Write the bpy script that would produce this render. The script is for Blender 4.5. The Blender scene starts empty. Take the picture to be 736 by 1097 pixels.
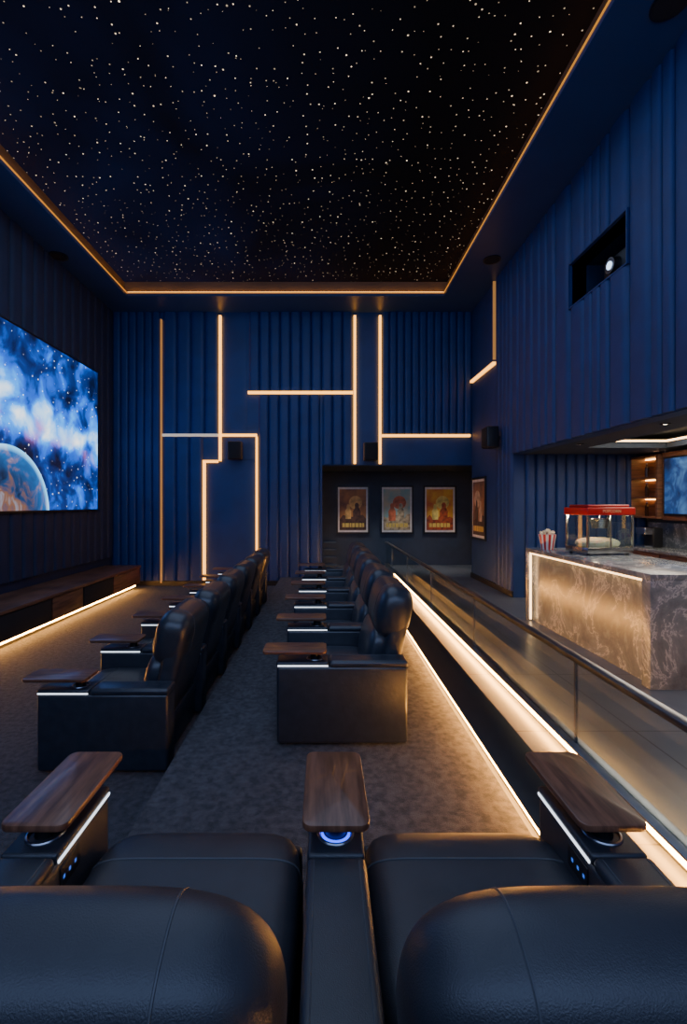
import bpy, bmesh, math, random
from mathutils import Vector, Matrix
random.seed(7)
SC = bpy.context.scene
COL = SC.collection
F=500.0; CX=347.0; CY=540.0; CZ=1.95
def PX(px,Y): return (px-CX)/F*Y
def PZ(py,Y): return CZ-(py-CY)/F*Y

# ---------------- materials ----------------
def new_mat(name):
    m=bpy.data.materials.new(name); m.use_nodes=True
    nt=m.node_tree; b=nt.nodes.get('Principled BSDF')
    return m,nt,b
def mat(name,col,rough=.5,metal=0,col2=None,nscale=8,bump=0,bscale=60,stretch=(1,1,1),detail=6,spec=.5,coat=0,sheen=0,bdist=.01):
    m,nt,b=new_mat(name)
    b.inputs['Base Color'].default_value=(*col,1)
    b.inputs['Roughness'].default_value=rough
    b.inputs['Metallic'].default_value=metal
    b.inputs['Specular IOR Level'].default_value=spec
    b.inputs['Coat Weight'].default_value=coat
    b.inputs['Sheen Weight'].default_value=sheen
    tc=nt.nodes.new('ShaderNodeTexCoord'); mp=nt.nodes.new('ShaderNodeMapping')
    mp.inputs['Scale'].default_value=stretch
    nt.links.new(tc.outputs['Object'],mp.inputs['Vector'])
    n=nt.nodes.new('ShaderNodeTexNoise'); n.inputs['Scale'].default_value=nscale; n.inputs['Detail'].default_value=detail
    nt.links.new(mp.outputs[0],n.inputs['Vector'])
    r=nt.nodes.new('ShaderNodeValToRGB')
    c2=col2 if col2 else tuple(c*.8 for c in col)
    r.color_ramp.elements[0].position=.35; r.color_ramp.elements[1].position=.65
    r.color_ramp.elements[0].color=(*c2,1); r.color_ramp.elements[1].color=(*col,1)
    nt.links.new(n.outputs['Fac'],r.inputs['Fac']); nt.links.new(r.outputs['Color'],b.inputs['Base Color'])
    if bump>0:
        n2=nt.nodes.new('ShaderNodeTexNoise'); n2.inputs['Scale'].default_value=bscale; n2.inputs['Detail'].default_value=4
        nt.links.new(tc.outputs['Object'],n2.inputs['Vector'])
        bp=nt.nodes.new('ShaderNodeBump'); bp.inputs['Strength'].default_value=bump; bp.inputs['Distance'].default_value=bdist
        nt.links.new(n2.outputs['Fac'],bp.inputs['Height']); nt.links.new(bp.outputs[0],b.inputs['Normal'])
    return m
def emat(name,col,s):
    m,nt,b=new_mat(name)
    b.inputs['Base Color'].default_value=(*[c*.5 for c in col],1)
    b.inputs['Emission Color'].default_value=(*col,1); b.inputs['Emission Strength'].default_value=s
    return m
M={}
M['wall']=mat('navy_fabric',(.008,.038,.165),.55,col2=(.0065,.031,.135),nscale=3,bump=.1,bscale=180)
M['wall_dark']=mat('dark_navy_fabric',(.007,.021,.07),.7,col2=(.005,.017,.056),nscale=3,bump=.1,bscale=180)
M['soffit']=mat('soffit_paint',(.022,.058,.17),.4,col2=(.02,.053,.155),nscale=2)
M['fascia']=mat('cove_fascia',(.17,.12,.08),.7,nscale=2)
M['grey']=mat('charcoal_plaster',(.036,.056,.095),.7,nscale=4)
M['leather']=mat('black_leather',(.026,.031,.042),.34,col2=(.018,.022,.031),nscale=14,bump=.3,bscale=40,spec=.6,bdist=.004)
M['leather_n']=mat('black_leather_close',(.026,.029,.037),.42,col2=(.019,.021,.028),nscale=9,bump=.3,bscale=330,spec=.6,bdist=.003)
M['stitch']=mat('stitch',(.07,.075,.085),.5)
M['walnut']=mat('walnut',(.22,.092,.048),.36,col2=(.09,.036,.019),nscale=5,stretch=(9,1,1),detail=8,coat=.1)
M['walnut_y']=mat('walnut_console',(.20,.09,.05),.4,col2=(.09,.04,.022),nscale=4,stretch=(1,.6,8),detail=8)
M['black']=mat('black_plastic',(.01,.01,.012),.4)
M['grille']=mat('speaker_cloth',(.012,.012,.014),.9,bump=.2,bscale=300)
M['metal']=mat('dark_metal',(.34,.35,.38),.3,metal=1)
M['steel']=mat('steel',(.6,.6,.6),.25,metal=1)
M['red']=mat('red_enamel',(.55,.015,.015),.3)
M['white']=mat('white_card',(.8,.78,.74),.6)
M['bottle']=mat('bottle_glass',(.05,.025,.01),.1)
M['corn']=mat('popcorn',(.85,.7,.35),.8,col2=(.9,.82,.6),nscale=40,bump=.8,bscale=40)
M['led']=emat('led_warm',(1,.40,.045),4.0)
M['led_dim']=emat('led_warm_dim',(1,.45,.12),.35)
M['led_pale']=emat('led_pale',(.9,.75,.6),.6)
M['led_floor']=emat('led_floor',(1,.42,.075),78)
M['led_up']=emat('led_up',(1,.42,.06),6.5)
M['led_cove']=emat('led_cove',(1,.38,.04),.7)
M['led_white']=emat('led_white',(.8,.88,1),2.4)
M['led_blue']=emat('led_blue',(.01,.05,1),4)
M['btn']=emat('button_blue',(.05,.2,1),.8)
M['led_bar']=emat('led_bar',(1,.60,.27),6.5)
M['down']=emat('downlight',(1,.85,.65),12)

def carpet(name,c1,c2):
    return mat(name,c1,.95,col2=c2,nscale=22,bump=1,bscale=170,spec=.1,sheen=.1,detail=9,bdist=.015)
M['carpet']=carpet('carpet_grey',(.112,.108,.122),(.05,.05,.058))
M['carpet_low']=carpet('carpet_blue_grey',(.080,.083,.102),(.036,.039,.050))

def marble():
    m,nt,b=new_mat('marble')
    tc=nt.nodes.new('ShaderNodeTexCoord')
    n=nt.nodes.new('ShaderNodeTexNoise'); n.inputs['Scale'].default_value=1.7; n.inputs['Detail'].default_value=12; n.inputs['Distortion'].default_value=.5; n.inputs['Roughness'].default_value=.66
    nt.links.new(tc.outputs['Object'],n.inputs['Vector'])
    r=nt.nodes.new('ShaderNodeValToRGB'); cr=r.color_ramp
    cr.elements[0].position=.3; cr.elements[0].color=(.075,.088,.10,1)
    cr.elements[1].position=.75; cr.elements[1].color=(.30,.32,.33,1)
    for p,c in ((.42,(.165,.178,.19,1)),(.485,(.22,.235,.245,1)),(.5,(.46,.46,.45,1)),(.515,(.19,.205,.215,1)),(.6,(.135,.148,.16,1))):
        e=cr.elements.new(p); e.color=c
    nt.links.new(n.outputs['Fac'],r.inputs['Fac']); nt.links.new(r.outputs['Color'],b.inputs['Base Color'])
    b.inputs['Roughness'].default_value=.22
    return m
M['marble']=marble()
def tile():
    m,nt,b=new_mat('polished_tile')
    tc=nt.nodes.new('ShaderNodeTexCoord')
    br=nt.nodes.new('ShaderNodeTexBrick'); br.offset=0
    br.inputs['Scale'].default_value=1; br.inputs['Brick Width'].default_value=1.2; br.inputs['Row Height'].default_value=1.2; br.inputs['Mortar Size'].default_value=.006
    nt.links.new(tc.outputs['Object'],br.inputs['Vector'])
    n=nt.nodes.new('ShaderNodeTexNoise'); n.inputs['Scale'].default_value=1.5; n.inputs['Detail'].default_value=8
    nt.links.new(tc.outputs['Object'],n.inputs['Vector'])
    r=nt.nodes.new('ShaderNodeValToRGB'); r.color_ramp.elements[0].color=(.08,.088,.105,1); r.color_ramp.elements[1].color=(.17,.175,.19,1)
    r.color_ramp.elements[0].position=.3; r.color_ramp.elements[1].position=.7
    nt.links.new(n.outputs['Fac'],r.inputs['Fac'])
    nt.links.new(r.outputs['Color'],br.inputs['Color1']); nt.links.new(r.outputs['Color'],br.inputs['Color2'])
    br.inputs['Mortar'].default_value=(.03,.03,.035,1)
    nt.links.new(br.outputs['Color'],b.inputs['Base Color'])
    b.inputs['Roughness'].default_value=.3
    return m
M['tile']=tile()
def glass():
    m=bpy.data.materials.new('clear_glass'); m.use_nodes=True; nt=m.node_tree
    for n in list(nt.nodes): nt.nodes.remove(n)
    o=nt.nodes.new('ShaderNodeOutputMaterial'); mx=nt.nodes.new('ShaderNodeMixShader')
    t=nt.nodes.new('ShaderNodeBsdfTransparent'); t.inputs[0].default_value=(.86,.92,.93,1)
    g=nt.nodes.new('ShaderNodeBsdfGlossy'); g.inputs['Roughness'].default_value=.02
    lw=nt.nodes.new('ShaderNodeLayerWeight'); lw.inputs[0].default_value=.5
    p=nt.nodes.new('ShaderNodeMath'); p.operation='POWER'; p.inputs[1].default_value=4
    nt.links.new(lw.outputs['Facing'],p.inputs[0])
    a=nt.nodes.new('ShaderNodeMath'); a.operation='MULTIPLY_ADD'; a.inputs[1].default_value=.6; a.inputs[2].default_value=.07
    nt.links.new(p.outputs[0],a.inputs[0])
    nt.links.new(a.outputs[0],mx.inputs[0]); nt.links.new(t.outputs[0],mx.inputs[1]); nt.links.new(g.outputs[0],mx.inputs[2])
    nt.links.new(mx.outputs[0],o.inputs[0]); return m
M['glass']=glass()

class NT:
    def __init__(s,nt): s.nt=nt
    def m(s,op,a,b=None,c=None,clamp=False):
        n=s.nt.nodes.new('ShaderNodeMath'); n.operation=op; n.use_clamp=clamp
        for i,v in enumerate((a,b,c)):
            if v is None: continue
            if isinstance(v,(int,float)): n.inputs[i].default_value=v
            else: s.nt.links.new(v,n.inputs[i])
        return n.outputs[0]
    def mix(s,f,a,b,bt='MIX'):
        n=s.nt.nodes.new('ShaderNodeMix'); n.data_type='RGBA'; n.blend_type=bt
        if isinstance(f,(int,float)): n.inputs[0].default_value=f
        else: s.nt.links.new(f,n.inputs[0])
        for i,v in ((6,a),(7,b)):
            if isinstance(v,tuple): n.inputs[i].default_value=(*v,1)
            else: s.nt.links.new(v,n.inputs[i])
        return n.outputs[2]
    def noise(s,vec,sc,det=6,dist=0):
        n=s.nt.nodes.new('ShaderNodeTexNoise'); n.inputs['Scale'].default_value=sc; n.inputs['Detail'].default_value=det; n.inputs['Distortion'].default_value=dist
        s.nt.links.new(vec,n.inputs['Vector']); return n.outputs['Fac']
    def ramp(s,f,stops):
        r=s.nt.nodes.new('ShaderNodeValToRGB'); cr=r.color_ramp
        cr.elements[0].position=stops[0][0]; cr.elements[0].color=(*stops[0][1],1)
        cr.elements[1].position=stops[-1][0]; cr.elements[1].color=(*stops[-1][1],1)
        for p,c in stops[1:-1]:
            e=cr.elements.new(p); e.color=(*c,1)
        s.nt.links.new(f,r.inputs[0]); return r.outputs[0]
    def comb(s,a,b):
        cm=s.nt.nodes.new('ShaderNodeCombineXYZ'); s.nt.links.new(a,cm.inputs[0]); s.nt.links.new(b,cm.inputs[1]); return cm.outputs[0]
    def stars(s,vec,scale,rad,keep):
        v=s.nt.nodes.new('ShaderNodeTexVoronoi'); v.voronoi_dimensions='2D'; v.inputs['Scale'].default_value=scale
        s.nt.links.new(vec,v.inputs['Vector'])
        sp=s.nt.nodes.new('ShaderNodeSeparateColor'); s.nt.links.new(v.outputs['Color'],sp.inputs[0])
        size=s.m('MULTIPLY_ADD',sp.outputs[1],rad,rad*.4)
        d=s.m('LESS_THAN',v.outputs['Distance'],size)
        k=s.m('GREATER_THAN',sp.outputs[0],1-keep)
        br=s.m('MULTIPLY_ADD',s.m('POWER',sp.outputs[2],2.0),.85,.15)
        return s.m('MULTIPLY',s.m('MULTIPLY',d,k),br)

def star_ceiling():
    m,nt,b=new_mat('star_ceiling'); N=NT(nt)
    g=nt.nodes.new('ShaderNodeTexCoord'); v=g.outputs['Object']
    sep=nt.nodes.new('ShaderNodeSeparateXYZ'); nt.links.new(v,sep.inputs[0])
    vec=N.comb(sep.outputs[0],sep.outputs[1])
    s1=N.stars(vec,6.2,.038,.75); s2=N.stars(vec,2.8,.021,.8)
    st=N.m('ADD',s1,s2)
    neb=N.noise(vec,.35,5,1)
    left=N.m('MULTIPLY_ADD',sep.outputs[0],-.12,.35,clamp=True)
    base=N.ramp(N.m('MULTIPLY',neb,left),[(.1,(.0006,.0008,.0015)),(.45,(.0015,.004,.018))])
    sc=N.mix(st,base,(2.8,2.1,1.35))
    nt.links.new(sc,b.inputs['Emission Color']); b.inputs['Emission Strength'].default_value=1.0
    b.inputs['Base Color'].default_value=(.008,.006,.005,1); b.inputs['Roughness'].default_value=.9; b.inputs['Specular IOR Level'].default_value=.05
    return m
M['stars']=star_ceiling()

def screen_mat():
    m,nt,b=new_mat('space_picture'); N=NT(nt)
    g=nt.nodes.new('ShaderNodeTexCoord'); v=g.outputs['Object']
    sep=nt.nodes.new('ShaderNodeSeparateXYZ'); nt.links.new(v,sep.inputs[0])
    Y,Z=sep.outputs[1],sep.outputs[2]
    n1=N.noise(v,.8,10,1.0); n2=N.noise(v,1.7,14,.5)
    line=N.m('SUBTRACT',Z,N.m('MULTIPLY_ADD',Y,-.16,4.75))
    line=N.m('ADD',line,N.m('MULTIPLY_ADD',n1,1.6,-.8))
    band=N.m('DIVIDE',line,.40); band=N.m('EXPONENT',N.m('MULTIPLY',N.m('MULTIPLY',band,band),-1))
    f=N.m('ADD',N.m('MULTIPLY_ADD',n2,1.25,-.27),N.m('MULTIPLY',band,.42))
    col=N.ramp(f,[(.2,(.0005,.003,.018)),(.36,(.001,.018,.13)),(.5,(.003,.09,.6)),(.66,(.01,.30,1.0)),(.82,(.35,.65,1)),(.98,(1,.96,.94))])
    fr=N.m('DIVIDE',N.m('ADD',line,.25),.2); fr=N.m('EXPONENT',N.m('MULTIPLY',N.m('MULTIPLY',fr,fr),-1))
    warm=N.m('MULTIPLY',fr,N.ramp(N.noise(v,1.3,6),[(.48,(0,0,0)),(.62,(1,1,1))]))
    col=N.mix(N.m('MULTIPLY',warm,.42),col,(1,.24,.15))
    st=N.stars(N.comb(Y,Z),6,.07,.7)
    col=N.mix(st,col,(1,1,1))
    dy=N.m('SUBTRACT',Y,7.35); dz=N.m('SUBTRACT',Z,1.75)
    d=N.m('SQRT',N.m('ADD',N.m('MULTIPLY',dy,dy),N.m('MULTIPLY',dz,dz)))
    d=N.m('DIVIDE',d,1.15)
    surf=N.ramp(N.noise(v,3.0,10,1),[(.35,(.002,.008,.03)),(.5,(.004,.03,.10)),(.62,(.13,.06,.035)),(.75,(.16,.2,.28))])
    rim=N.ramp(d,[(.6,(0,0,0)),(.9,(.005,.06,.2)),(.99,(.15,.6,1.0))])
    pl=N.mix(1.0,surf,rim,'ADD')
    mask=N.ramp(d,[(.99,(1,1,1)),(1.0,(0,0,0))])
    col=N.mix(mask,col,pl)
    nt.links.new(col,b.inputs['Emission Color']); b.inputs['Emission Strength'].default_value=2.2
    b.inputs['Base Color'].default_value=(0,0,0,1)
    return m
M['screen']=screen_mat()

# ---------------- geometry helpers ----------------
def finish(name,bm,m,parent=None,smooth=True,ang=40,top=None,kind=None,loc=None):
    me=bpy.data.meshes.new(name); bmesh.ops.recalc_face_normals(bm,faces=bm.faces); bm.to_mesh(me); bm.free()
    me.materials.append(M[m])
    if smooth:
        for p in me.polygons: p.use_smooth=True
        me.set_sharp_from_angle(angle=math.radians(ang))
    o=bpy.data.objects.new(name,me); COL.objects.link(o)
    if parent: o.parent=parent
    if loc: o.location=loc
    if top: o['label'],o['category']=top[0],top[1]
    if top and len(top)>2: o['group']=top[2]
    if kind: o['kind']=kind
    return o
def add_box(bm,x0,x1,y0,y1,z0,z1,bev=0,seg=2):
    r=bmesh.ops.create_cube(bm,size=1)
    vs=r['verts']
    for v in vs:
        v.co=Vector(((x0+x1)/2+v.co.x*(x1-x0),(y0+y1)/2+v.co.y*(y1-y0),(z0+z1)/2+v.co.z*(z1-z0)))
    if bev>0:
        es=set(e for v in vs for e in v.link_edges)
        bmesh.ops.bevel(bm,geom=list(es),offset=bev,segments=seg,affect='EDGES',profile=.5)
def box(name,x0,x1,y0,y1,z0,z1,m,bev=0,seg=2,**k):
    bm=bmesh.new(); add_box(bm,x0,x1,y0,y1,z0,z1,bev,seg); return finish(name,bm,m,**k)
def boxes(name,L,m,bev=0,**k):
    bm=bmesh.new()
    for b in L: add_box(bm,*b,bev)
    return finish(name,bm,m,**k)
def add_cyl(bm,c,r0,r1,h,axis='z',seg=32):
    R={'z':Matrix.Identity(4),'y':Matrix.Rotation(math.pi/2,4,'X'),'x':Matrix.Rotation(math.pi/2,4,'Y')}[axis]
    bmesh.ops.create_cone(bm,cap_ends=True,segments=seg,radius1=r0,radius2=r1,depth=h,matrix=Matrix.Translation(c)@R)
def cyl(name,c,r0,r1,h,m,axis='z',seg=32,**k):
    bm=bmesh.new(); add_cyl(bm,c,r0,r1,h,axis,seg); return finish(name,bm,m,**k)
def cushion_bm(c,s,n=(6,3.2,3.2),rot=0,piv=None,res=14,warp=None):
    bm=bmesh.new(); bmesh.ops.create_cube(bm,size=2)
    bmesh.ops.subdivide_edges(bm,edges=bm.edges[:],cuts=res,use_grid_fill=True)
    for v in bm.verts:
        d=Vector([math.tan(a*.72)/math.tan(.72) for a in v.co])
        lo,hi=.3,1.0
        for _ in range(22):
            t=(lo+hi)/2
            if sum(abs(t*d[i])**n[i] for i in range(3))<1: lo=t
            else: hi=t
        p=d*lo
        v.co=Vector((p.x*s[0]/2,p.y*s[1]/2,p.z*s[2]/2))+Vector(c)
        if warp: v.co=warp(v.co)
    if rot: bmesh.ops.rotate(bm,verts=bm.verts,cent=piv,matrix=Matrix.Rotation(rot,3,'X'))
    return bm
def tube_bm(bm,pts,r,closed=False,seg=6):
    n=len(pts); rings=[]
    for i,p in enumerate(pts):
        a=pts[(i-1)%n] if (closed or i>0) else p; b=pts[(i+1)%n] if (closed or i<n-1) else p
        t=(b-a).normalized() if (b-a).length>1e-7 else Vector((0,0,1))
        u=t.orthogonal().normalized() if i==0 else (rings[-1][1]-t*rings[-1][1].dot(t)).normalized()
        w=t.cross(u)
        rings.append(([bm.verts.new(p+(u*math.cos(2*math.pi*k/seg)+w*math.sin(2*math.pi*k/seg))*r) for k in range(seg)],u))
    R=range(n if closed else n-1)
    for i in R:
        A=rings[i][0]; B=rings[(i+1)%n][0]
        for k in range(seg):
            bm.faces.new((A[k],A[(k+1)%seg],B[(k+1)%seg],B[k]))
def seam(src_bm,co,no,out,r=.003):
    b=src_bm.copy()
    g=bmesh.ops.bisect_plane(b,geom=b.verts[:]+b.edges[:]+b.faces[:],plane_co=co,plane_no=no)
    es=set(e for e in g['geom_cut'] if isinstance(e,bmesh.types.BMEdge))
    while es:
        e=es.pop(); a,c=e.verts; chain=[a,c]
        while True:
            nx=[x for x in chain[-1].link_edges if x in es]
            if not nx: break
            es.discard(nx[0]); chain.append(nx[0].other_vert(chain[-1]))
        closed=(chain[0]==chain[-1])
        pts=[v.co.copy() for v in (chain[:-1] if closed else chain)]
        q=[pts[0]]
        for p in pts[1:]:
            if (p-q[-1]).length>.004: q.append(p)
        if len(q)>3: tube_bm(out,q,r,closed)
    b.free()
def empty(name,loc,label,cat,group=None,rot=0):
    e=bpy.data.objects.new(name,None); COL.objects.link(e); e.location=loc; e.rotation_euler=(0,0,rot); e.empty_display_size=.1
    e['label']=label; e['category']=cat
    if group: e['group']=group
    return e
def duplicate(o,parent=None,loc=None):
    c=o.copy(); COL.objects.link(c)
    if parent is not None: c.parent=parent
    if loc is not None: c.location=loc
    for ch in list(o.children):
        duplicate(ch,parent=c)
    return c

# ---------------- room shell ----------------
XL,XR=-5.08,3.55; YB=11.2; YN=-1.6; ZT=6.54; ZC=6.9; HD=2.88; PF=.2; AX=6.04; AY=8.74
S='structure'
box('floor',XL-.2,-1.035,YN,YB+.1,-.1,0,'carpet_low',kind=S)
boxes('floor_riser',[(-1.035,1.1,YN,13.6,-.1,PF),(XL,-1.035,YN,2.25,0,PF)],'carpet',kind=S)
boxes('floor_corridor',[(1.1,AX+.2,YN,13.6,-.1,PF-.001)],'tile',kind=S)
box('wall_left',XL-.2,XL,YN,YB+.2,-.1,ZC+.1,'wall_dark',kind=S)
boxes('wall_back',[(XL-.2,-.04,YB,YB+.25,-.1,ZC+.1),(-.04,3.75,YB,YB+.25,HD,ZC+.1)],'wall',kind=S)
NY0,NY1,NZ0,NZ1=5.41,6.67,4.75,5.36
boxes('wall_right',[(XR,XR+.2,AY,YB,0,ZC+.1),(XR,XR+.2,YN,NY0,HD,ZC+.1),(XR,XR+.2,NY1,AY,HD,ZC+.1),
  (XR,XR+.2,NY0,NY1,HD,NZ0),(XR,XR+.2,NY0,NY1,NZ1,ZC+.1),(XR,XR+.2,YN,1.8,0,HD)],'wall',kind=S)
for b in [(XR+.2,XR+1.0,NY0-.05,NY0,NZ0-.05,NZ1+.05),(XR+.2,XR+1.0,NY1,NY1+.05,NZ0-.05,NZ1+.05),
  (XR+.2,XR+1.0,NY0,NY1,NZ0-.05,NZ0),(XR+.2,XR+1.0,NY0,NY1,NZ1,NZ1+.05),(XR+1,XR+1.05,NY0-.05,NY1+.05,NZ0-.05,NZ1+.05)]:
    box('wall_niche',*b,'wall_dark',kind=S)
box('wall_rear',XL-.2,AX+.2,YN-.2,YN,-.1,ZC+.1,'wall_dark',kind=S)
box('ceiling',XL-.2,XR+.2,YN-.2,YB+.3,ZC,ZC+.1,'stars',kind=S)
IX0,IX1,IY1=-4.35,2.65,10.3
boxes('ceiling_soffit',[(XL,IX0,YN,YB,ZT,ZT+.09),(IX1,XR,YN,YB,ZT,ZT+.09),(IX0,IX1,IY1,YB,ZT,ZT+.09),(IX0,IX1,YN,-.9,ZT,ZT+.09)],'soffit',kind=S)
g=.10
boxes('ceiling_cove',[(IX0-g-.03,IX0-g,YN,IY1+g,ZT+.09,ZC),(IX1+g,IX1+g+.03,YN,IY1+g,ZT+.09,ZC),(IX0-g,IX1+g,IY1+g,IY1+g+.03,ZT+.09,ZC)],'fascia',kind=S)
RX1=4.7; RY=13.4
boxes('wall_poster',[(-.3,RX1+.2,RY,RY+.2,0,HD+.2)],'grey',kind=S)
boxes('wall_recess',[(-.24,-.04,YB+.25,RY,0,HD+.2),(RX1,RX1+.2,YB,RY,0,HD+.2),(3.75,RX1,YB-.1,YB,0,HD+.2)],'grey',kind=S)
box('ceiling_recess',-.24,RX1+.2,YB+.25,RY+.2,HD+.0,HD+.1,'grey',kind=S)
box('wall_alcove_far',XR+.2,AX+.2,AY,AY+.2,0,HD+.4,'wall_dark',kind=S)
box('wall_alcove_side',AX,AX+.2,YN,AY,0,HD+.4,'grey',kind=S)
TX0,TX1,TY0,TY1=4.35,5.65,3.6,7.7
boxes('ceiling_alcove',[(XR+.2,TX0,1.8,AY,HD,HD+.08),(TX1,AX,1.8,AY,HD,HD+.08),(TX0,TX1,1.8,TY0,HD,HD+.08),(TX0,TX1,TY1,AY,HD,HD+.08),
   (XR+.2,AX,1.8,AY,HD+.25,HD+.3)],'grey',kind=S)
box('wall_alcove_near',XR+.2,AX,1.6,1.8,0,HD+.4,'grey',kind=S)

tn=[0]
def ribs(plane,fix,sgn,a0,a1,z0,z1,n,depth=.035,m='wall',K=14,ws=None):
    bm=bmesh.new()
    if ws is None: ws=[1]*n
    tot=sum(ws); pr=[(a0,0)]; a=a0
    for wd in ws:
        w=(a1-a0)*wd/tot
        for k in range(K+1):
            t=k/K; t=.5-.5*math.cos(math.pi*t)
            pr.append((a+t*w, depth*(max(0,1-abs(2*t-1)**6)) + .002))
        a+=w
    pr.append((a1,0))
    lo=[];hi=[]
    for a,d in pr:
        p=(a,fix+sgn*d) if plane=='y' else (fix+sgn*d,a)
        lo.append(bm.verts.new((*p,z0))); hi.append(bm.verts.new((*p,z1)))
    for i in range(len(pr)-1):
        bm.faces.new((lo[i],lo[i+1],hi[i+1],hi[i]))
    bm.faces.new(lo); bm.faces.new(hi)
    tn[0]+=1
    return finish('trim_%d'%tn[0],bm,m,kind=S,ang=50)
def bw(px): return PX(px,YB)
def bz(py): return PZ(py,YB)
B0=.12; RD=.055
ribs('y',YB,-1,XL+.02,bw(172),B0,ZT,6,RD)
ribs('y',YB,-1,bw(175),bw(217.5),B0,bz(468),3,RD)
ribs('y',YB,-1,bw(175),bw(234.5),bz(465),ZT,4,RD)
ribs('y',YB,-1,bw(221),bw(273.5),B0,bz(496),1,.02)
ribs('y',YB,-1,bw(238),bw(273.5),bz(492),bz(468),1,.015)
ribs('y',YB,-1,bw(238),bw(265),bz(464.5),ZT,1,.02)
ribs('y',YB,-1,bw(277),bw(343),B0,bz(423),6,RD)
ribs('y',YB,-1,bw(267),bw(378),bz(419),ZT,10,RD)
ribs('y',YB,-1,bw(345.5),bw(378),HD+.02,bz(423),3,RD)
ribs('y',YB,-1,bw(382),bw(405.5),HD+.02,ZT,1,.02)
ribs('y',YB,-1,bw(409),XR-.01,bz(465),ZT,12,RD)
ribs('y',YB,-1,bw(409),XR-.01,HD+.02,bz(469),1,.015)
ribs('x',XR,-1,9.66,YB-.02,4.9,ZT,1,.02)
ribs('x',XR,-1,9.66,YB-.02,.32,4.82,1,.02)
ribs('x',XR,-1,AY+.02,9.55,.32,ZT,4,.045)
ribs('x',XR,-1,7.6,AY,HD+.01,ZT,4,.045)
ribs('x',XR,-1,NY1+.02,7.6,HD+.01,ZT,3,.05,ws=[1.2,.7,.7])
ribs('x',XR,-1,NY0,NY1,HD+.01,NZ0-.02,5,.045,ws=[1.2,.6,.6,.6,1.2])
ribs('x',XR,-1,NY0,NY1,NZ1+.02,ZT,5,.045,ws=[1.2,.6,.6,.6,1.2])
ribs('x',XR,-1,4.0,NY0-.02,HD+.01,ZT,6,.05,ws=[.6,.6,1.4,.6,.6,1.4])
ribs('x',XR,-1,-.5,4.0,HD+.01,ZT,15,.05,ws=[1.4,.6,.6]*5)
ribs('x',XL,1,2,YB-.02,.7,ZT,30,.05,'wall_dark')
ribs('y',AY,-1,XR+.22,AX-.02,PF,HD,12,.05,'wall')
box('baseboard_back',XL,-1.04,YB-.05,YB,0,.11,'black',kind=S)
box('baseboard_right',XR-.03,XR,AY,YB,PF,.31,'black',kind=S)
for b in ((XR-.052,XR+.2,NY0-.02,NY0,NZ0-.02,NZ1+.02),(XR-.052,XR+.2,NY1,NY1+.02,NZ0-.02,NZ1+.02),(XR-.052,XR+.2,NY0,NY1,NZ0-.02,NZ0),(XR-.052,XR+.2,NY0,NY1,NZ1,NZ1+.02)):
    tn[0]+=1; box('trim_%d'%tn[0],*b,'wall',kind=S)

# ---------------- LED wall lines ----------------
def led(x0,x1,y0,y1,z0,z1,m='led',label='warm glowing strip light set in the navy wall panels',cat='strip light',g='wall strip lights'):
    return box('led_strip',x0,x1,y0,y1,z0,z1,m,smooth=False,top=(label,cat,g))
def bl(px0,py0,px1,py1,m='led',w=.028):
    x0,x1=sorted((bw(px0),bw(px1))); z0,z1=sorted((bz(py0),bz(py1)))
    if px0==px1: x0-=w;x1+=w
    else: z0-=w;z1+=w
    led(x0,x1,YB-.08,YB,z0,z1,m)
bl(173.5,343,173.5,624,'led_dim',.014)
bl(175,466.5,234,466.5,'led_pale',.03)
bl(236.3,339,236.3,494,'led')
bl(238,466.5,275.5,466.5,'led')
bl(218,494.5,234,494.5,'led')
bl(219.3,496,219.3,621,'led')
bl(275.3,468,275.3,600,'led',.020)
bl(266,421,378,421,'led')
bl(380,339,380,497,'led')
bl(407,339,407,497,'led')
bl(409,467,503,467,'led')
led(XR-.07,XR,9.59,9.62,4.93,ZT-.01,'led_dim')
led(XR-.07,XR,9.62,YB-.085,4.835,4.885,'led')
cl='amber cove strip light along the ceiling tray edge'
z0,z1=ZT+.06,ZT+.085
for b in ((IX0+.0005,IX0+.010,-.9,IY1,z0,z1),(IX1-.010,IX1-.0005,-.9,IY1,z0,z1),(IX0,IX1,IY1-.010,IY1-.0005,z0,z1)):
    led(*b,'led_cove',cl,'strip light','ceiling cove strip lights')
z0,z1=ZT+.09,ZT+.11
for b in ((IX0-.06,IX0-.03,-.9,IY1,z0,z1),(IX1+.03,IX1+.06,-.9,IY1,z0,z1),(IX0,IX1,IY1+.03,IY1+.06,z0,z1)):
    led(*b,'led_up',cl,'strip light','ceiling cove strip lights')

# ---------------- floor: curb, glass rail, floor LEDs ----------------
cb=empty('floor_curb',(1.1,0,PF),'low dark curb edging the carpeted platform, lit from underneath','curb')
box('curb_body',.03,.27,.3,11.2,0,.10,'black',parent=cb)
box('curb_cap',-.015,.28,.3,11.2,.10,.12,'black',.004,parent=cb)
box('light_strip',.005,.03,.3,11.2,.055,.095,'led_floor',parent=cb,smooth=False)
GX=1.75
gr=empty('glass_railing',(GX,0,PF),'frameless glass railing with dark metal handrail beside the aisle','railing')
box('base_channel',-.03,.03,.5,13.1,0,.08,'metal',parent=gr)
box('base_cap',-.06,.06,.5,13.1,.08,.095,'metal',.003,parent=gr)
hz=CZ-.598*GX-PF
box('handrail',-.035,.035,.5,13.1,hz-.04,hz,'metal',.008,parent=gr)
box('light_strip',-.052,-.031,.5,11.3,.04,.076,'led_floor',parent=gr,smooth=False)
box('light_strip',.031,.052,.5,11.3,.04,.076,'led_floor',parent=gr,smooth=False)
ys=[.5,1.05,3.24,5.43,7.62,9.81,12.0,13.1]
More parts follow.
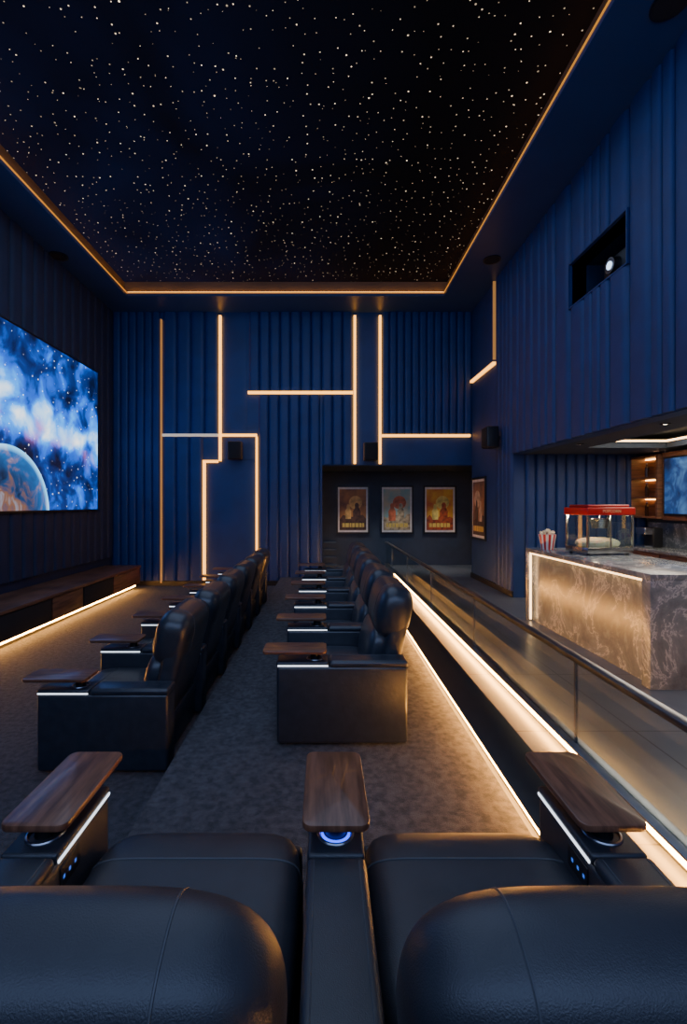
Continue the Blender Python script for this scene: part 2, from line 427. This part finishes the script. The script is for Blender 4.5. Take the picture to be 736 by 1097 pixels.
for a,b in zip(ys[:-1],ys[1:]):
    box('glass_panel',-.006,.006,a+.012,b-.012,.095,hz-.04,'glass',parent=gr,smooth=False)
for a in ys[1:-1]:
    box('post',-.010,.010,a-.009,a+.009,.095,hz-.04,'steel',parent=gr,smooth=False)

# ---------------- screen ----------------
sc=empty('cinema_screen',(XL,0,0),'large wall screen showing a blue nebula and a planet','screen')
box('screen_frame',.055,.08,4.95,10.34,1.80,4.88,'black',.006,parent=sc)
box('screen_picture',.08,.085,5.0,10.3,1.84,4.84,'screen',parent=sc,smooth=False)
mc=empty('media_console',(-5.02,0,0),'long walnut media console with black speaker cloth fronts','cabinet')
box('top',0,.83,4.0,10.7,.5,.55,'walnut_y',.006,parent=mc)
box('carcass',0,.79,4.02,10.68,.13,.5,'black',parent=mc)
box('plinth',0,.66,4.1,10.6,0,.13,'black',parent=mc)
for a,b,m in ((9.35,10.68,'walnut_y'),(8.2,9.3,'grille'),(7.25,8.15,'walnut_y'),(5.7,7.2,'grille'),(4.1,5.65,'walnut_y')):
    box('door' if m!='grille' else 'speaker_cloth_panel',.792,.815,a,b,.15,.49,m,.004,parent=mc)
box('light_strip',.70,.74,4.1,10.6,.085,.128,'led_floor',parent=mc,smooth=False)

# ---------------- recliners ----------------
def ring(name,x,y,z,R,r,m,parent,n=32):
    bm=bmesh.new()
    tube_bm(bm,[Vector((x+R*math.cos(2*math.pi*i/n),y+R*math.sin(2*math.pi*i/n),z)) for i in range(n)],r,True,8)
    return finish(name,bm,m,parent=parent)
def make_arm(parent,x,L,leds,mm='leather',panel=False,blue=False,hw=.09):
    a=box('armrest',x-hw+.002,x+hw-.002,0.0,L,.03,.585,mm,.022,3,parent=parent)
    bm=bmesh.new(); add_box(bm,x-hw,x+hw,-.005,L-.38,.575,.622,.02,4)
    finish('arm_pad',bm,mm,parent=a)
    for s in (-1,1):
        out=bmesh.new()
        tube_bm(out,[Vector((x+s*(hw-.024),t,.622)) for t in (.02,L*.3,L-.4)],.002)
        finish('stitching',out,'stitch',parent=a)
    box('console_top',x-hw+.001,x+hw-.001,L-.375,L+.002,.58,.618,mm,.012,3,parent=a)
    cy=L-.275
    ring('cup_holder_ring',x,cy,.620,.058,.006,'metal',a)
    if blue: ring('blue_light_ring',x,cy,.622,.046,.0045,'led_blue',a)
    bm=bmesh.new(); add_cyl(bm,(x,cy,.645),.036,.030,.06); add_cyl(bm,(x,cy,.672),.05,.05,.008)
    finish('tray_pivot',bm,'black',parent=a)
    bm=bmesh.new(); bmesh.ops.create_cube(bm,size=1)
    for v in bm.verts: v.co=Vector((x+v.co.x*.225,L-.13+v.co.y*.46,.69+v.co.z*.024))
    ve=[e for e in bm.edges if abs(e.verts[0].co.z-e.verts[1].co.z)>.01]
    bmesh.ops.bevel(bm,geom=ve,offset=.035,segments=6,affect='EDGES',profile=.5)
    bm.normal_update()
    he=[e for e in bm.edges if len(e.link_faces)==2 and abs(abs(e.link_faces[0].normal.z)-abs(e.link_faces[1].normal.z))>.5]
    bmesh.ops.bevel(bm,geom=he,offset=.006,segments=2,affect='EDGES',profile=.5)
    t=finish('tray_table',bm,'walnut',parent=a); t['label']='small walnut swivel tray with rounded corners'
    for s in leds:
        x0=x+s*(hw-.001); x1=x+s*(hw+.003)
        lo,hi=min(x0,x1),max(x0,x1)
        box('side_light_strip',lo,hi,L-.37,L-.01,.587,.596,'led_white',parent=a,smooth=False)
        if panel:
            box('control_panel',lo,hi,L-.36,L-.24,.49,.56,'black',.001,parent=a)
            for i in range(3):
                xx=x+s*(hw+.0035)
                box('button',min(xx,x1)-.0005,max(xx,x1)+.0005,L-.345+i*.035,L-.335+i*.035,.517,.528,'btn',parent=a,smooth=False)
    return a
def make_recliner(name,loc,rot,L,lean,arms,label,group,bwid=.78,mm='leather',hn=(7,2.8,3.0),hz=.925,panel=False):
    r=empty(name,loc,label,'chair',group,rot)
    hw=.383
    box('base',-hw,hw,.06,L-.06,.03,.31,mm,.02,parent=r)
    box('footrest',-hw+.005,hw-.005,L-.075,L-.015,.06,.40,mm,.025,4,parent=r)
    bm=cushion_bm((0,.2+(L-.2)/2,.375),(2*hw-.005,L-.2,.2),n=(8,5,3.4))
    so=bmesh.new(); seam(bm,(0,L-.2,0),(0,1,0),so,.004)
    seat=finish('seat_cushion',bm,mm,parent=r); finish('stitching',so,'stitch',parent=seat)
    piv=Vector((0,.20,.40))
    bm=cushion_bm((0,.13,.66),(bwid-.02,.17,.72),n=(7,4,4),rot=lean,piv=piv)
    bk=finish('backrest',bm,mm,parent=r)
    bm=cushion_bm((0,.24,.58),(bwid-.07,.17,.42),n=(6,3,3),rot=lean,piv=piv)
    finish('lumbar_cushion',bm,mm,parent=bk)
    bm=cushion_bm((0,.175,hz),(bwid,.28,.42),n=hn,rot=lean,piv=piv,res=20)
    sos=[]
    for s in (-.2,.2):
        so=bmesh.new(); seam(bm,(s,0,0),(1,0,0),so,.0028); sos.append(so)
    h=finish('headrest',bm,mm,parent=bk)
    for so in sos: finish('stitching',so,'stitch',parent=h)
    for x,leds,blue in arms: make_arm(r,x,L,leds,mm,panel,blue,.095 if panel else .09)
    return r
g1='rear row recliners'
make_recliner('theater_recliner',(-.4625,.88,PF),0,1.0,math.radians(25),[(-.4925,(1,),0),(.5025,(),1)],'black leather recliner with two walnut tray tables and blue-lit cup holder',g1,.79,'leather_n',hn=(4.0,2.6,2.8),hz=.895,panel=True)
make_recliner('theater_recliner',(.525,.88,PF),0,1.0,math.radians(25),[(.430,(-1,),0)],'black leather recliner with walnut tray table beside the glass railing',g1,.78,'leather_n',hn=(4.0,2.6,2.8),hz=.895,panel=True)
def row(x_back,y0,n,z,group,label,last):
    first=make_recliner('theater_recliner',(x_back,y0+.09+.385,z),math.pi/2,.94,math.radians(13),[(-.475,(-1,),0)],label,group)
    for i in range(1,n):
        c=duplicate(first,loc=(x_back,y0+.09+.385+.95*i,z))
        if i==n-1:
            make_arm(c,.475,.94,(-1,)); c['label']=last
row(.60,3.43,5,PF,'upper tier recliners','black leather recliner with walnut tray on the raised carpet tier','black leather recliner with two armrests ending the raised row')
row(-1.12,3.43,6,0,'lower tier recliners','black leather recliner with tray table on the lower carpet','black leather recliner with two armrests ending the lower row')

# ---------------- posters ----------------
def poster(cx,cz,plane,fix,w,h,bgc,c2,c3,seed,label):
    rnd=random.Random(seed)
    if plane=='y': e=empty('movie_poster',(cx,fix,cz),label,'poster','framed posters')
    else: e=empty('movie_poster',(fix,cx,cz),label,'poster','framed posters')
    def bx(name,a,b,d0,d1,z0,z1,m):
        if plane=='y': return box(name,a,b,-d1,-d0,z0,z1,m,parent=e,smooth=False)
        return box(name,-d1,-d0,a,b,z0,z1,m,parent=e,smooth=False)
    H,W=h/2,w/2; f=.045
    bm=bmesh.new()
    for q in ((-W,W,H-f,H),(-W,W,-H,-H+f),(-W,-W+f,-H+f,H-f),(W-f,W,-H+f,H-f)):
        if plane=='y': add_box(bm,q[0],q[1],-.04,0,q[2],q[3])
        else: add_box(bm,-.04,0,q[0],q[1],q[2],q[3])
    finish('frame',bm,'black',parent=e,smooth=False)
    bx('paper_border',-W+f,W-f,.001,.015,-H+f,H-f,'white')
    m=mat('poster_art_%d'%seed,bgc,.5,col2=c2,nscale=2.2,detail=4); M['pa%d'%seed]=m
    iw,ih=W-f-.05,H-f-.06
    bx('artwork',-iw,iw,.0155,.018,-ih,ih,'pa%d'%seed)
    M['pb%d'%seed]=mat('poster_ink_%d'%seed,c3,.5,col2=tuple(c*.45 for c in c3),nscale=6)
    def poly(name,pts,d,mm):
        bm=bmesh.new()
        vs=[bm.verts.new((a,-d,z) if plane=='y' else (-d,a,z)) for a,z in pts]
        bm.faces.new(vs); return finish(name,bm,mm,parent=e,smooth=False)
    M['pc%d'%seed]=mat('poster_dark_%d'%seed,tuple(c*.25 for c in c2),.5,col2=c2,nscale=9)
    poly('painted_sun',[(iw*.2+iw*.5*math.cos(t*math.pi/12),ih*.35+iw*.5*math.sin(t*math.pi/12)) for t in range(24)],.0185,'pb%d'%seed)
    poly('painted_hills',[(-iw,-ih)]+[(iw,-ih)]+[(iw-2*iw*i/8,-ih*.35+rnd.uniform(-.15,.15)*ih) for i in range(9)],.019,'pc%d'%seed)
    for k in (-.35,.3):
        s=rnd.uniform(.8,1.1)*ih
        pts=[(-.22,-.7),(.22,-.7),(.24,-.1),(.13,.1),(.13,.3),(.06,.4),(-.06,.4),(-.13,.3),(-.12,.1),(-.25,-.1)]
        poly('painted_figure',[(k*iw+a*s*.75,z*s*.8) for a,z in pts],.0195,'pc%d'%seed if k>0 else 'pb%d'%seed)
    x=-iw*.8
    while x<iw*.75:
        wd=rnd.uniform(.05,.11)
        bx('title_block',x,min(x+wd,iw*.85),.0196,.0205,-ih*.86,-ih*.66,'pd'); x+=wd+.02
    return e
M['pd']=mat('poster_title',(.75,.55,.12),.5)
yy=RY-.001
for c,bg,c2,c3,sd,lb in ((378,(.55,.22,.05),(.12,.05,.03),(.85,.5,.15),1,'framed vintage poster in orange and brown with black frame'),
      (425,(.15,.42,.45),(.65,.5,.3),(.8,.2,.08),2,'framed vintage poster in teal and cream with black frame'),
      (471,(.85,.55,.05),(.55,.1,.03),(.9,.75,.2),3,'framed vintage poster in yellow and red with black frame')):
    poster(PX(c,RY),PZ(546,RY),'y',yy,.95,1.38,bg,c2,c3,sd,lb)
poster(10.6,1.85,'x',XR-.021,.98,1.42,(.45,.2,.08),(.1,.06,.05),(.8,.6,.4),4,'framed vintage poster beside the navy wall panels')

def downlight(x,y,z,e=15,col=(1,.82,.6),ang=70,label='small round recessed ceiling spotlight',r=.045):
    o=empty('recessed_downlight',(x,y,z),label,'light','recessed spotlights')
    ring('trim_ring',0,0,-.004,r,.01,'black',o,24)
    cyl('lamp_lens',(0,0,-.003),r*.75,r*.75,.004,'down',parent=o,seg=20)
    l=bpy.data.lights.new('downlight_beam','SPOT'); l.energy=e; l.color=col; l.spot_size=math.radians(ang); l.spot_blend=.8; l.shadow_soft_size=.03
    lo=bpy.data.objects.new('downlight_beam',l); COL.objects.link(lo); lo.location=(0,0,-.02); lo.parent=o
for c in (378,425,471): downlight(PX(c,RY),12.75,HD,85,(1,.94,.88))
for p in ((3.95,7.2),(3.95,5.4),(5.85,8.2),(5.85,6.6),(3.95,3.8)): downlight(p[0],p[1],HD,60,(1,.93,.82))
def ceiling_speaker(x,y):
    o=empty('ceiling_speaker',(x,y,ZT),'round black in-ceiling speaker in the soffit','speaker','ceiling speakers')
    cyl('speaker_rim',(0,0,-.008),.16,.16,.016,'black',parent=o); cyl('speaker_grille',(0,0,-.014),.135,.13,.014,'grille',parent=o)
def soff(px,py):
    Y=(ZT-CZ)*F/(CY-py); return (PX(px,Y),Y)
for p in ((63,274),(527,278),(718,3)): ceiling_speaker(*soff(*p))
def wall_speaker(x,y,z,rot):
    o=empty('wall_speaker',(x,y,z),'small black surround speaker on a wall bracket','speaker','surround speakers',rot)
    box('bracket',-.03,.03,-.1,0,-.03,.03,'black',parent=o)
    box('speaker_body',-.16,.16,-.32,-.09,-.21,.21,'black',.02,3,parent=o)
    box('speaker_grille',-.14,.14,-.335,-.318,-.19,.19,'grille',.004,parent=o)
wall_speaker(PX(254,YB),YB-.02,PZ(484,YB),0)
wall_speaker(PX(396,YB),YB-.02,PZ(485,YB),0)
wall_speaker(XR-.03,9.3,PZ(469,9.3),-math.pi/2)

pj=empty('projector',(XR+.46,5.95,NZ0),'black cinema projector in the wall niche with a glowing lens','projector')
box('projector_body',-.28,.3,-.28,.28,.06,.40,'black',.03,3,parent=pj)
bm=bmesh.new(); add_cyl(bm,(-.31,0,.24),.10,.11,.12,'x'); finish('lens_barrel',bm,'metal',parent=pj)
M['lens']=emat('projector_lens',(.5,.7,1),3)
cyl('lens_glass',(-.374,0,.24),.05,.05,.01,'lens',axis='x',parent=pj)
for a,b in ((-.2,-.2),(.2,-.2),(-.2,.2),(.2,.2)): cyl('foot',(a,b,.03),.025,.03,.06,'black',parent=pj,seg=12)

# ---------------- bar ----------------
BX,BX1,BY0,BY1=3.07,4.1,4.39,7.1; BT=1.287-PF
br=empty('bar_counter',(BX,BY0,PF),'grey veined marble bar counter with warm lit front panel','bar counter')
lx=BX1-BX; ly=BY1-BY0
boxes('counter_top',[(0,lx,0,ly,BT-.06,BT)],'marble',.005,parent=br)
box('end_panel',0,lx,0,.12,0,BT-.06,'marble',.003,parent=br)
box('end_panel',0,lx,ly-.06,ly,0,BT-.06,'marble',.003,parent=br)
box('front_panel',.09,.16,.12,ly-.06,0,BT-.06,'marble',parent=br)
box('bar_carcass',.16,lx-.03,.12,ly-.06,0,BT-.06,'black',parent=br)
box('light_strip',.03,.055,.125,ly-.065,BT-.085,BT-.062,'led_bar',parent=br,smooth=False)
box('light_strip',.03,.055,ly-.08,ly-.062,.02,BT-.09,'led_bar',parent=br,smooth=False)
box('light_strip',.03,.055,.122,.14,.02,BT-.09,'led_bar',parent=br,smooth=False)

zt=1.287
pm=empty('popcorn_machine',(3.68,6.25,zt),'red and steel tabletop popcorn machine with glass sides','popcorn machine',rot=math.radians(8))
w=.33;d=.22
for a in (-1,1):
    for b in (-1,1): cyl('foot',(a*(w-.05),b*(d-.05),.012),.02,.025,.024,'black',parent=pm,seg=12)
box('base',-w,w,-d,d,.022,.10,'steel',.008,parent=pm)
for a in (-1,1):
    for b in (-1,1): box('post',a*(w-.012)-.012,a*(w-.012)+.012,b*(d-.012)-.012,b*(d-.012)+.012,.1,.52,'steel',parent=pm)
for b in (-1,1): box('glass_pane',-w+.024,w-.024,b*(d-.01)-.002,b*(d-.01)+.002,.1,.52,'glass',parent=pm,smooth=False)
for a in (-1,1): box('glass_pane',a*(w-.01)-.002,a*(w-.01)+.002,-d+.024,d-.024,.1,.52,'glass',parent=pm,smooth=False)
box('door_divider',-.01,.01,-d-.002,-d+.01,.1,.52,'steel',parent=pm)
bm=bmesh.new(); add_box(bm,-w-.015,w+.015,-d-.015,d+.015,.52,.62,.012,3); add_box(bm,-w+.03,w-.03,-d+.03,d-.03,.62,.655,.015,3)
can=finish('canopy',bm,'red',parent=pm)
cu=bpy.data.curves.new('canopy_text','FONT'); cu.body='POPCORN'; cu.size=.055; cu.align_x='CENTER'; cu.align_y='CENTER'; cu.extrude=.002
to=bpy.data.objects.new('tmp',cu); COL.objects.link(to); bpy.context.view_layer.update()
me=bpy.data.meshes.new_from_object(to); bpy.data.objects.remove(to)
M['gold']=mat('gold_lettering',(.7,.42,.2),.5)
me.materials.clear(); me.materials.append(M['gold'])
tx=bpy.data.objects.new('canopy_lettering',me); COL.objects.link(tx); tx.parent=can; tx.location=(0,-d-.0175,.57); tx.rotation_euler=(math.pi/2,0,0)
bm=bmesh.new(); add_cyl(bm,(0.02,0,.40),.10,.13,.12); add_cyl(bm,(.02,0,.465),.135,.135,.012); add_cyl(bm,(.02,0,.5),.012,.012,.06)
finish('kettle',bm,'steel',parent=pm)
bm=cushion_bm((-.02,0,.14),(.58,.36,.16),n=(2.2,2.2,2.2),res=10)
for v in bm.verts:
    v.co+=Vector((random.uniform(-1,1),random.uniform(-1,1),random.uniform(-1,1)))*.008; v.co.z=max(v.co.z,.102)
o=finish('popcorn_heap',bm,'corn',parent=pm)
l=bpy.data.lights.new('popcorn_lamp','POINT'); l.energy=5; l.color=(1,.75,.45); l.shadow_soft_size=.02
lo=bpy.data.objects.new('warmer_lamp',l); COL.objects.link(lo); lo.parent=pm; lo.location=(-.15,0,.49)
def stripes():
    m,nt,b=new_mat('striped_card'); N=NT(nt)
    g=nt.nodes.new('ShaderNodeTexCoord'); sep=nt.nodes.new('ShaderNodeSeparateXYZ'); nt.links.new(g.outputs['Object'],sep.inputs[0])
    a=N.m('ARCTAN2',sep.outputs[1],sep.outputs[0]); s=N.m('GREATER_THAN',N.m('SINE',N.m('MULTIPLY',a,10)),0)
    nt.links.new(N.mix(s,(.8,.77,.72),(.55,.02,.02)),b.inputs['Base Color']); return m
M['stripe']=stripes()
bk=empty('popcorn_bucket',(3.28,6.85,zt),'red and white striped popcorn tub filled with popcorn','popcorn tub')
cyl('tub',(0,0,.11),.085,.12,.22,'stripe',parent=bk,seg=40)
bm=bmesh.new()
for i in range(45):
    a=random.uniform(0,6.28); r=random.uniform(0,.1)
    bmesh.ops.create_icosphere(bm,subdivisions=1,radius=random.uniform(.018,.026),matrix=Matrix.Translation((r*math.cos(a),r*math.sin(a),.225+(.1-r)*.45+random.uniform(0,.02))))
o=finish('popcorn',bm,'corn',parent=bk); o['kind']='stuff'

bb=empty('back_bar_cabinet',(AX,0,PF),'dark back bar cabinet with marble top and splashback','cabinet')
box('cabinet_body',-.6,-.01,2.4,8.6,0,.95,'walnut_y',parent=bb)
box('marble_top',-.64,-.01,2.35,8.65,.95,1.0,'marble',.004,parent=bb)
box('splashback',-.03,-.005,2.35,8.65,1.0,1.42,'marble',parent=bb)
for i in range(6): 
    dd=box('door',-.62,-.6,2.45+i*1.02,3.43+i*1.02,.06,.93,'walnut_y',.004,parent=bb)
    box('handle',-.64,-.62,2.6+i*1.02,3.2+i*1.02,.86,.88,'metal',parent=dd)
sh=empty('lit_wall_shelf',(AX,0,0),'walnut wall shelf unit glowing with warm light','shelf')
box('shelf_back',-.04,-.01,8.05,8.68,1.72,2.8,'walnut_y',parent=sh)
for z in (1.70,2.05,2.4,2.78): box('shelf_board',-.32,-.04,8.05,8.68,z,z+.03,'walnut_y',parent=sh)
box('side_panel',-.32,-.01,8.0,8.05,1.70,2.81,'walnut_y',parent=sh); box('side_panel',-.32,-.01,8.68,8.72,1.70,2.81,'walnut_y',parent=sh)
M['led_shelf']=emat('led_shelf',(1,.5,.15),16)
for z in (2.04,2.39,2.77): box('light_strip',-.07,-.045,8.06,8.67,z-.012,z,'led_shelf',parent=sh,smooth=False)
for z in (1.73,2.08,2.43):
    for yb in (8.22,8.5):
        o=empty('bottle',(AX-.16,yb,z),'dark glass liquor bottle on the lit wall shelf','bottle','bottles on the lit shelf')
        bm=bmesh.new(); add_cyl(bm,(0,0,.085),.03,.03,.17,seg=16); add_cyl(bm,(0,0,.19),.03,.013,.04,seg=16); add_cyl(bm,(0,0,.225),.013,.013,.04,seg=12)
        finish('bottle_body',bm,'bottle',parent=o); cyl('cap',(0,0,.25),.015,.015,.02,'metal',parent=o,seg=12)
def tvmat():
    m,nt,b=new_mat('tv_scene'); N=NT(nt); g=nt.nodes.new('ShaderNodeTexCoord'); v=g.outputs['Object']
    c=N.ramp(N.noise(v,3,8,1),[(.3,(.002,.006,.03)),(.5,(.008,.05,.2)),(.75,(.12,.3,.6))])
    nt.links.new(c,b.inputs['Emission Color']); b.inputs['Emission Strength'].default_value=1.0
    b.inputs['Base Color'].default_value=(.01,.01,.01,1); b.inputs['Roughness'].default_value=.6; return m
M['tv']=tvmat()
tv=empty('wall_television',(AX-.25,0,0),'television with blue picture in a walnut surround','television')
box('surround',0,.24,6.3,7.98,1.68,2.82,'walnut_y',parent=tv)
box('bezel',-.03,0,6.4,7.92,1.76,2.74,'black',.004,parent=tv)
box('tv_picture',-.034,-.03,6.43,7.89,1.79,2.71,'tv',parent=tv,smooth=False)
cm=empty('coffee_machine',(AX-.35,8.15,PF+1.001),'small black coffee machine on the marble back bar','coffee machine')
box('body',-.02,.15,-.12,.12,0,.34,'black',.015,3,parent=cm); box('brew_head',-.17,-.02,-.12,.12,.22,.34,'steel',.015,3,parent=cm)
box('drip_tray',-.17,-.02,-.12,.12,0,.035,'steel',.006,parent=cm); cyl('spout',(-.1,0,.2),.015,.02,.05,'black',parent=cm,seg=12)
al='warm cove strip light in the bar ceiling tray'
led(TX0,TX1,TY1,TY1+.02,HD+.1,HD+.13,'led_bar',al,'strip light','bar ceiling strip lights')
led(TX0-.02,TX0,TY0,TY1,HD+.1,HD+.13,'led_bar',al,'strip light','bar ceiling strip lights')
led(TX1,TX1+.02,TY0,TY1,HD+.1,HD+.13,'led_bar',al,'strip light','bar ceiling strip lights')
boxes('stair_steps',[( -.03,.35,12.0+.3*i,13.35,PF+.17*i,PF+.17*(i+1)) for i in range(4)],'grey',top=('small dark steps beside the recess wall','steps'))

# ---------------- lights ----------------
def area(name,loc,rot,sx,sy,e,col):
    l=bpy.data.lights.new(name,'AREA'); l.shape='RECTANGLE'; l.size=sx; l.size_y=sy; l.energy=e; l.color=col
    o=bpy.data.objects.new(name,l); COL.objects.link(o); o.location=loc; o.rotation_euler=rot; return o
area('fill_light_rear',(-.5,YN+.1,4.2),(math.radians(92),0,0),7,3,200,(.38,.55,1))  # unseen blue fill added behind the camera to wash the walls
area('fill_light_tray',(-.8,4.5,ZC-.05),(0,0,0),5.5,8.5,200,(.50,.65,1))  # added blue fill under the star ceiling, lights ribs and floor from above
area('bar_light',(5.0,5.6,HD+.2),(0,0,0),1.1,3.6,90,(1,.86,.68))

w=bpy.data.worlds.new('World'); SC.world=w; w.use_nodes=True
w.node_tree.nodes['Background'].inputs[0].default_value=(.01,.02,.05,1); w.node_tree.nodes['Background'].inputs[1].default_value=.3

cam=bpy.data.cameras.new('Camera'); co=bpy.data.objects.new('Camera',cam); COL.objects.link(co)
co.location=(0,0,CZ); co.rotation_euler=(math.pi/2,0,0)
cam.sensor_fit='HORIZONTAL'; cam.sensor_width=36; cam.lens=F/736*36
cam.shift_x=(368-CX)/736; cam.shift_y=-(548.5-CY)/736; cam.clip_start=.05
SC.camera=co
